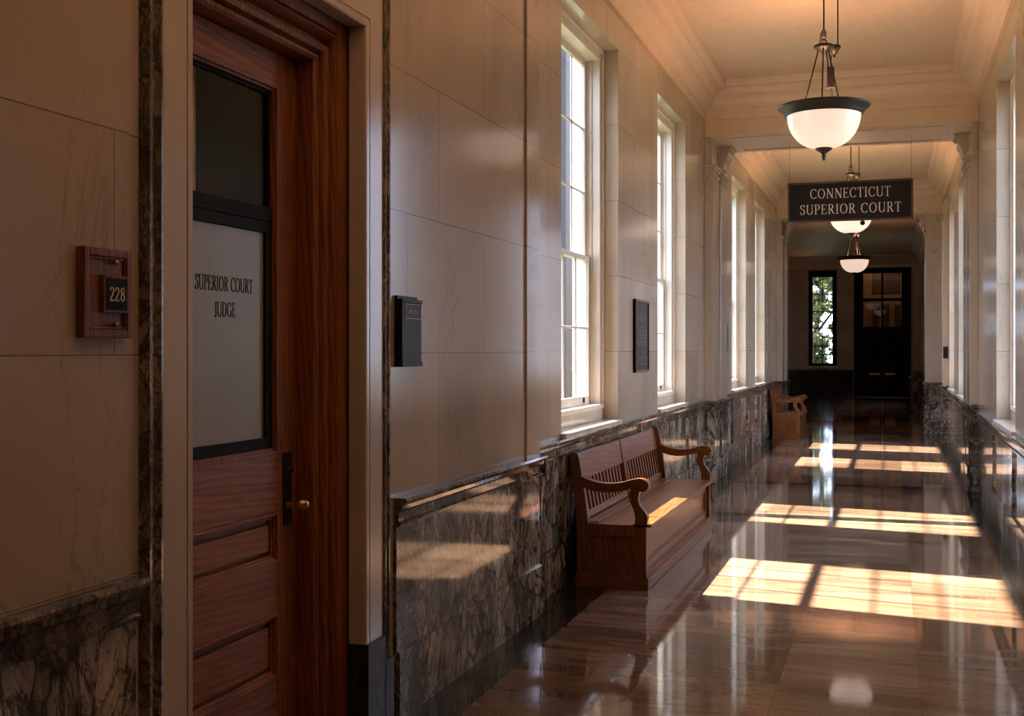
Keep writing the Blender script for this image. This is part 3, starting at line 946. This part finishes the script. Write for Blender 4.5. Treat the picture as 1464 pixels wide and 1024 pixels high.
# ------------------------------------------------------------------ benches
def bench(loc, L, label):
    ex, ey, ez = loc
    e = empty('bench', loc, label, 'bench', 'wooden hall benches')
    P = lambda pts: [(ex + x, ez + z) for x, z in pts]
    def B(m, x0, x1, y0, y1, z0, z1):
        m.box(ex + x0, ex + x1, ey + y0, ey + y1, ez + z0, ez + z1)
    p = MB()
    B(p, .045, .545, -.012, L + .012, 0, .085); B(p, .05, .535, -.006, L + .006, .085, .10)
    p.build('plinth', M['bench_y'], e, .004)
    for s in (0, 1):
        ya, yb = (0, .05) if s == 0 else (L - .05, L)
        p = MB()
        B(p, .055, .135, ya, yb, .10, .43); B(p, .45, .53, ya, yb, .10, .43)
        B(p, .135, .45, ya, yb, .355, .43); B(p, .135, .45, ya, yb, .10, .155)
        B(p, .13, .455, ya + .014, yb - .014, .15, .36)
        yo = (ya, ya + .014) if s == 0 else (yb - .014, yb)
        ring2 = [(.135, .45, .155, .168), (.135, .45, .342, .355), (.135, .148, .168, .342), (.437, .45, .168, .342)]
        for a, c, zz0, zz1 in ring2:
            B(p, a, c, yo[0] + .005, yo[1], zz0, zz1)
        p.build('end_panel', M['bench'], e, .003)
        p = MB()
        p.prism(P([(.055, .42), (.135, .42), (.118, .55), (.092, .72), (.07, .86), (.06, .893), (.042, .905), (.02, .902), (.006, .885), (.004, .86), (.022, .72), (.04, .55)]), 'Y', ey + ya, ey + yb)
        p.build('back_post', M['bench'], e, .004)
        p = MB()
        top = spline([(.045, .762), (.10, .738), (.18, .712), (.27, .702), (.36, .712), (.43, .732), (.485, .742), (.53, .728), (.548, .70), (.535, .668), (.505, .655), (.478, .662)], 5)
        bot = spline([(.465, .672), (.42, .672), (.34, .652), (.25, .642), (.16, .652), (.10, .675), (.06, .695)], 4)
        p.prism(P(top + bot), 'Y', ey + ya - .012, ey + yb + .012)
        # scroll disc at the front
        cc = [(ex + .505 + .028 * math.cos(2 * math.pi * k / 16), ez + .698 + .028 * math.sin(2 * math.pi * k / 16)) for k in range(16)]
        p.prism(cc, 'Y', ey + ya - .018, ey + yb + .018)
        p.build('armrest', M['bench_x'], e, .004)
        p = MB()
        fr_ = spline([(.49, .668), (.475, .62), (.482, .57), (.512, .53), (.537, .49), (.535, .45), (.532, .42)], 4)
        bk_ = spline([(.45, .42), (.455, .48), (.44, .54), (.418, .59), (.415, .64), (.425, .675)], 4)
        p.prism(P(fr_ + bk_), 'Y', ey + ya, ey + yb)
        p.build('arm_support', M['bench'], e, .004)
    p = MB()
    B(p, .455, .50, .05, L - .05, .335, .42); B(p, .455, .50, .05, L - .05, .10, .16)
    B(p, .455, .485, .05, L - .05, .16, .335)
    B(p, .485, .492, .05, L - .05, .16, .175); B(p, .485, .492, .05, L - .05, .32, .335)
    B(p, .455, .50, .05, .10, .16, .335); B(p, .455, .50, L - .10, L - .05, .16, .335)
    p.build('front_apron', M['bench_y'], e, .003)
    p = MB()
    xs = [.085, .20, .315, .43, .565]
    for i in range(4):
        zz = [.437, .431, .430, .436][i]
        B(p, xs[i], xs[i + 1] - .005, .05, L - .05, zz - .022, zz)
    B(p, .43, .565, .0, .05, .42, .437); B(p, .43, .565, L - .05, L, .42, .437)
    p.build('seat', M['bench_y'], e, .004)
    lean = lambda z: .098 - (z - .44) * .17
    def board(m, za, zb_, y0, y1, th, off=0):
        a, c = lean(za) + off, lean(zb_) + off
        m.prism(P([(a, za), (a - th, za), (c - th, zb_), (c, zb_)]), 'Y', ey + y0, ey + y1)
    p = MB(); board(p, .705, .885, .05, L - .05, .028, .006)
    p.build('top_rail', M['bench_y'], e, .004)
    p = MB(); board(p, .445, .49, .05, L - .05, .028, .004)
    p.build('lower_rail', M['bench_y'], e, .003)
    p = MB(); board(p, .43, .888, L / 2 - .035, L / 2 + .035, .034, .012)
    p.build('middle_post', M['bench'], e, .003)
    p = MB()
    n = max(6, int((L - .1) / .098))
    for i in range(n):
        y = .05 + (L - .1) * (i + .5) / n
        if abs(y - L / 2) < .05: continue
        p = MB(); board(p, .48, .715, y - .024, y + .024, .016, -.004)
        p.build('back_slat', M['bench'], e)
    return e
bench((-2.075, 7.55, 0), 2.85, 'long oak bench with scrolled arms under the nearest window')
bench((-2.075, 21.1, 0), 1.55, 'short oak bench far down the hall beside the far left pier')

# ------------------------------------------------------------------ pendant lamps
LAMP_W = 58
def make_lamp(loc, label):
    e = empty('pendant_lamp', loc, label, 'lamp', 'bowl pendant lamps along the hall')
    ox, oy, oz = loc
    def place(m):
        m.v = [v + Vector(loc) for v in m.v]
        return m
    m = MB().lathe([(.0001, 0), (.075, 0), (.078, -.012), (.06, -.03), (.02, -.045), (.0001, -.045)])
    place(m).build('ceiling_canopy', M['bronze'], e)
    m = MB()
    m.tube([(0, 0, -.04), (0, 0, -.37)], .007, 8)
    place(m).build('stem', M['bronze'], e)
    m = MB()
    z = -.365
    for k, (h, w_) in enumerate([(.026, .017), (.034, .022), (.055, .017), (.055, .022)]):
        pts = []
        for i in range(18):
            a = 2 * math.pi * i / 18
            dx, dz = w_ * math.cos(a), h / 2 * math.sin(a)
            pts.append((dx, 0, z - h / 2 + dz) if k % 2 == 0 else (dx * .9, dx * .5, z - h / 2 + dz))
        m.tube(pts, .0042, 6, closed=True)
        z -= h - .012
    m.tube([(-.025, 0, -.39), (-.03, 0, -.44), (-.034, 0, -.49)], .004, 6)
    m.tube([(.02, 0, -.455), (.026, 0, -.48), (.026, 0, -.5)], .005, 6)
    place(m).build('chain', M['bronze'], e)
    m = MB().lathe([(.0001, -.485), (.05, -.487), (.082, -.498), (.088, -.508), (.08, -.522), (.05, -.538), (.03, -.55), (.024, -.566), (.012, -.575), (.0001, -.575)])
    place(m).build('hub', M['bronze'], e)
    for a in (200, 268, 65, 322):
        m = MB()
        c, s_ = math.cos(R(a)), math.sin(R(a))
        m.tube([(.045 * c, .045 * s_, -.53), (.175 * c, .175 * s_, -1.04)], .0065, 8)
        m.ball((.175 * c, .175 * s_, -1.04), .012)
        m.ball((.045 * c, .045 * s_, -.535), .012)
        place(m).build('rod', M['bronze'], e)
    m = MB()
    m.tube([(.175 * math.cos(2 * math.pi * k / 32), .175 * math.sin(2 * math.pi * k / 32), -1.045) for k in range(32)], .008, 6, closed=True)
    for a in (20, 110, 200, 290):
        c, s_ = math.cos(R(a)), math.sin(R(a))
        m.tube([(.175 * c, .175 * s_, -1.045), (.318 * c, .318 * s_, -1.05)], .007, 6)
    place(m).build('spider', M['bronze'], e)
    m = MB().lathe([(.318, -1.115), (.328, -1.115), (.334, -1.098), (.345, -1.085), (.365, -1.062), (.385, -1.048), (.392, -1.038), (.388, -1.028), (.37, -1.03), (.345, -1.036), (.318, -1.04), (.31, -1.06), (.318, -1.115)], seg=56)
    place(m).build('rim', M['bronze'], e)
    prof = []
    for i in range(15):
        a = R(90 * i / 14)
        prof.append((max(.001, .314 * math.cos(a) ** .85), -1.10 - .30 * math.sin(a)))
    inner = [(max(.001, r - .008), z + .008) for r, z in reversed(prof)]
    m = MB().lathe(prof + inner, seg=48)
    bowl = tag(place(m).build('glass_bowl', M['bowl'], e), 'glowing alabaster glass bowl')
    m = MB().lathe([(.0001, -1.385), (.06, -1.388), (.074, -1.396), (.07, -1.408), (.045, -1.425), (.025, -1.438), (.014, -1.452), (.020, -1.462), (.020, -1.472), (.010, -1.480), (.014, -1.488), (.010, -1.50), (.0001, -1.505)], seg=24)
    place(m).build('finial', M['bronze'], bowl)
    # cord that lowers the lamp: small pulley and counterweight
    m = MB()
    m.tube([(.115, .06, 0), (.115, .06, -.50)], .006, 8)
    cord = place(m).build('lowering_cord', M['bronze'], e)
    m = MB().lathe([(.0001, -.49), (.05, -.492), (.058, -.505), (.045, -.528), (.028, -.56), (.0001, -.575)], cx=.085, cy=.06, seg=20)
    m.ball((.085, .06, -.585), .012)
    place(m).build('pulley', M['bronze'], cord)
    m = MB(); m.box(.025, .085, .04, .10, -.86, -.68)
    m.tube([(.06, .07, -.57), (.055, .07, -.68)], .005, 6); m.tube([(.06, .07, -.86), (.075, .07, -1.05)], .005, 6)
    place(m).build('counterweight', M['black_metal'], cord, .006)
    d = bpy.data.lights.new('lamp_bulb', 'POINT')
    d.energy = LAMP_W; d.color = (1.0, .55, .31); d.shadow_soft_size = .09
    o = bpy.data.objects.new('lamp_bulb', d); COL.objects.link(o); o.parent = e; o.location = (0, 0, -1.10)
    return e
lamps = [((-.56, 10.4, CEIL), 'large bowl pendant lamp nearest the viewer'),
         ((-.58, 18.1, CEIL), 'bowl pendant lamp partly hidden behind the hanging court sign'),
         ((-.80, 27.4, CEIL), 'smallest bowl pendant lamp in front of the black double doors'),
         ((-.56, 2.7, CEIL), 'bowl pendant lamp above the near end of the hall by the oak door')]
L0 = make_lamp(*lamps[0])
for loc, lab in lamps[1:]:
    c = copy_tree(L0); c.location = loc; c['label'] = lab
    for ch in c.children:
        if ch.type == 'LIGHT':
            ch.data = ch.data.copy()
            ch.data.energy = {27.4: 170, 2.7: 175}.get(loc[1], LAMP_W)
            if loc[1] == 2.7: ch.data.color = (1.0, .70, .48)

# ------------------------------------------------------------------ hanging sign
SY = 14.5
e = empty('hanging_sign', (-.48, SY, 3.16), 'dark hanging sign lettered CONNECTICUT SUPERIOR COURT', 'sign')
x0, x1, z0, z1 = -1.205, .245, 3.155, 3.635
p = MB(); p.box(x0 + .02, x1 - .02, SY - .02, SY + .02, z0 + .02, z1 - .02); brd = p.build('board', M['sign_face'], e)
p = MB()
for a, c, q, r in ((x0, x0 + .022, z0, z1), (x1 - .022, x1, z0, z1), (x0 + .022, x1 - .022, z0, z0 + .022), (x0 + .022, x1 - .022, z1 - .022, z1)):
    p.box(a, c, SY - .03, SY + .03, q, r)
p.build('frame', M['sign_edge'], e, .004)
p = MB()
text(p, 'CONNECTICUT', (-.475, SY - .02, 3.493), (1, 0, 0), (0, 0, 1), .118, .10, .004, .945)
text(p, 'SUPERIOR COURT', (-.475, SY - .02, 3.303), (1, 0, 0), (0, 0, 1), .118, .125, .004, .965)
p.build('lettering', M['letter_cream'], brd)
for xx in (x0 + .02, x1 - .02):
    p = MB(); p.tube([(xx, SY, z1 - .01), (xx, SY, 4.19)], .0018, 6)
    p.build('hanger', M['bronze'], e)
p = MB(); p.ball((-.33, SY, z0 - .03), .03); p.tube([(-.33, SY, z0 + .01), (-.33, SY, z0 - .02)], .008, 8)
p.build('knob', M['bronze'], e)

# ------------------------------------------------------------------ black double doors at the end
e = empty('door_2', ((ED[0] + ED[1]) / 2, Y_END, 0), 'tall black double doors with a four pane transom at the far end', 'door', None, 'structure')
x0, x1, z0, z1 = ED
f = MB()
yf, yk = Y_END - .03, Y_END + .14
jw = .30
zt0, zt1 = 2.36, 4.16
f.box(x0, x0 + jw, yf, yk, 0, z1); f.box(x1 - jw, x1, yf, yk, 0, z1)
f.box(x0 + jw, x1 - jw, yf, yk, zt1, z1); f.box(x0 + jw, x1 - jw, yf, yk, 2.2, zt0)
f.box(x0 + jw - .05, x0 + jw, yf - .03, yf, 0, zt1 + .05); f.box(x1 - jw, x1 - jw + .05, yf - .03, yf, 0, zt1 + .05); f.box(x0 + jw, x1 - jw, yf - .03, yf, zt1, zt1 + .05)
f.build('door_frame', M['dark_door'], e, .006)
f = MB()
xm = (x0 + x1) / 2
f.box(xm - .03, xm + .03, Y_END, Y_END + .06, zt0, zt1); f.box(x0 + jw, x1 - jw, Y_END, Y_END + .06, 3.22, 3.32)
tr = f.build('transom_bars', M['dark_door'], e, .004)
f = MB(); f.box(x0 + jw, x1 - jw, Y_END + .026, Y_END + .032, zt0, zt1); f.build('pane', M['glass'], tr)
for s in (-1, 1):
    xa, xb_ = (x0 + jw, xm - .004) if s < 0 else (xm + .004, x1 - jw)
    f = MB()
    f.box(xa, xb_, Y_END + .03, Y_END + .075, .02, 2.2)
    for a, c in ((.12, .72), (.86, 1.6), (1.7, 2.08)):
        for q, r, t_, u in ((xa + .1, xb_ - .1, a, a + .03), (xa + .1, xb_ - .1, c - .03, c), (xa + .1, xa + .13, a + .03, c - .03), (xb_ - .13, xb_ - .1, a + .03, c - .03)):
            f.box(q, r, Y_END + .012, Y_END + .03, t_, u)
    leaf = f.build('door_leaf', M['dark_door'], e, .004)
    f = MB()
    xc = (xa + xb_) / 2 + s * -.06
    f.box(xc - .17, xc + .17, Y_END - .045, Y_END - .02, .755, .815)
    for q in (-.15, .15):
        f.box(xc + q - .02, xc + q + .02, Y_END - .03, Y_END + .03, .765, .805)
    f.build('push_bar', M['brass'], leaf, .004)
    f = MB(); f.box(xc - .2, xc + .2, Y_END + .006, Y_END + .014, .285, .30); f.build('kick_strip', M['plaque_edge'], leaf)
f = MB(); f.box(x0 - .05, x1 + .1, Y_END - .12, Y_END + .05, 0, .012); f.build('threshold', plain('pale_threshold', (.5, .46, .42), .25), e)

# room behind the transom
b = MB()
b.box(-1.6, 1.2, 43.6, 43.8, 0, 5.4); b.box(-1.7, -1.6, Y_END + .4, 43.8, 0, 5.4); b.box(1.2, 1.3, Y_END + .4, 43.8, 0, 5.4); b.box(-1.7, 1.3, Y_END + .4, 43.8, 5.4, 5.5); b.box(-1.7, 1.3, Y_END + .3, Y_END + .4, 4.74, 5.5)
S('wall_vestibule', b, M['vestibule'], 'tan lobby walls seen through the transom panes', 'wall')
b = MB()
for xx in (-.62, -.28, .1):
    b.box(xx, xx + .2, 43.45, 43.6, 0, 3.2)
S('trim_24', b, [M['brown_dark']], 'dark upright panels seen through the lower transom panes', 'panel')
p = MB(); p.box(-.66, .30, 43.55, 43.6, 3.62, 4.42)
ring3 = MB()
tag(p.build('framed_picture', M['brown_dark'], None, .01), 'dark square picture on the tan wall behind the transom', 'picture')
e = empty('added_globe_light', (-.2, 42.0, 5.395), 'unseen globe light added to brighten the lobby behind the black doors', 'lamp')  # out-of-view lamp, added so the walls behind the transom are lit
p = MB(); p.lathe([(.0001, 5.395), (.06, 5.395), (.06, 5.37), (.015, 5.35), (.012, 5.2)], cx=-.2, cy=42.0, seg=20); p.build('fitting', M['bronze'], e)
p = MB(); p.ball((-.2, 42.0, 5.1), .11, seg=20)
p.build('globe', M['bowl'], e)
d = bpy.data.lights.new('lamp_bulb', 'POINT'); d.energy = 20; d.color = (1, .62, .36); d.shadow_soft_size = .12
o = bpy.data.objects.new('lamp_bulb', d); COL.objects.link(o); o.parent = e; o.location = (0, -.1, -.5)

# stanchion by the right wall near the end
e = empty('stanchion', (.44, 31.2, 0), 'slim black stanchion post on the floor near the far right wall', 'stanchion')
p = MB().lathe([(.0001, 0), (.13, 0), (.13, .012), (.10, .03), (.03, .045), (.0001, .045)], cx=.44, cy=31.2, seg=24); p.build('base', M['black_metal'], e)
p = MB(); p.tube([(.44, 31.2, .04), (.44, 31.2, .88)], .026, 12); p.build('post', M['black_metal'], e)
p = MB(); p.ball((.44, 31.2, .90), .035); p.build('finial', M['brass'], e)

# ------------------------------------------------------------------ outside
b = MB(); b.box(-90, XL - WT - .0, -40, 120, -.9, -.75); b.box(XR + WT, 60, -40, 120, -.9, -.75); b.box(XL - WT, XR + WT, Y_END + 6, 120, -.9, -.75)
S('ground', b, M['paving'], 'dark lawn outside the windows', 'ground')
b = MB(); b.box(-14, -7.5, 27, 27.6, -.75, 9)
S('wall_exterior', b, M['facade'], 'dark outer wing seen through the near window panes', 'wall')
e = empty('tree', (-3.0, 46.5, -.75), 'leafy green tree outside the tall end window', 'tree')
p = MB(); p.tube([(-3.0, 46.5, -.75), (-2.95, 46.4, 1.2), (-2.7, 46.4, 3.0), (-2.3, 46.3, 5.2)], [.16, .13, .09, .03], 10)
p.tube([(-2.9, 46.4, 1.6), (-3.6, 46.2, 3.2), (-3.9, 46.3, 4.4)], [.08, .05, .02], 8)
p.tube([(-2.8, 46.4, 2.2), (-2.2, 46.1, 3.0), (-1.8, 46.2, 3.6)], [.07, .04, .02], 8)
p.build('trunk', M['bark'], e)
p = MB()
rnd = random.Random(11)
cl = [(rnd.uniform(-5.0, -1.75), rnd.uniform(45.6, 47.4), rnd.uniform(.2, 5.6), rnd.uniform(.22, .42)) for _ in range(150)]
for cx, cy, cz, cr in cl:
    for _ in range(80):
        v = Vector((rnd.gauss(0, 1), rnd.gauss(0, 1), rnd.gauss(0, 1))).normalized() * cr * rnd.uniform(.4, 1.0)
        q = Vector((cx, cy, cz)) + v
        a = Vector((rnd.gauss(0, 1), rnd.gauss(0, 1), rnd.gauss(0, .6))).normalized()
        c2 = a.cross(Vector((rnd.gauss(0, 1), rnd.gauss(0, 1), rnd.gauss(0, 1)))).normalized()
        s_ = rnd.uniform(.07, .15)
        p.add([q - a * s_, q + c2 * s_ * .5, q + a * s_, q - c2 * s_ * .5], [(0, 1, 2, 3)])
tag(p.build('foliage', M['leaf'], e), None, None, None, 'stuff')
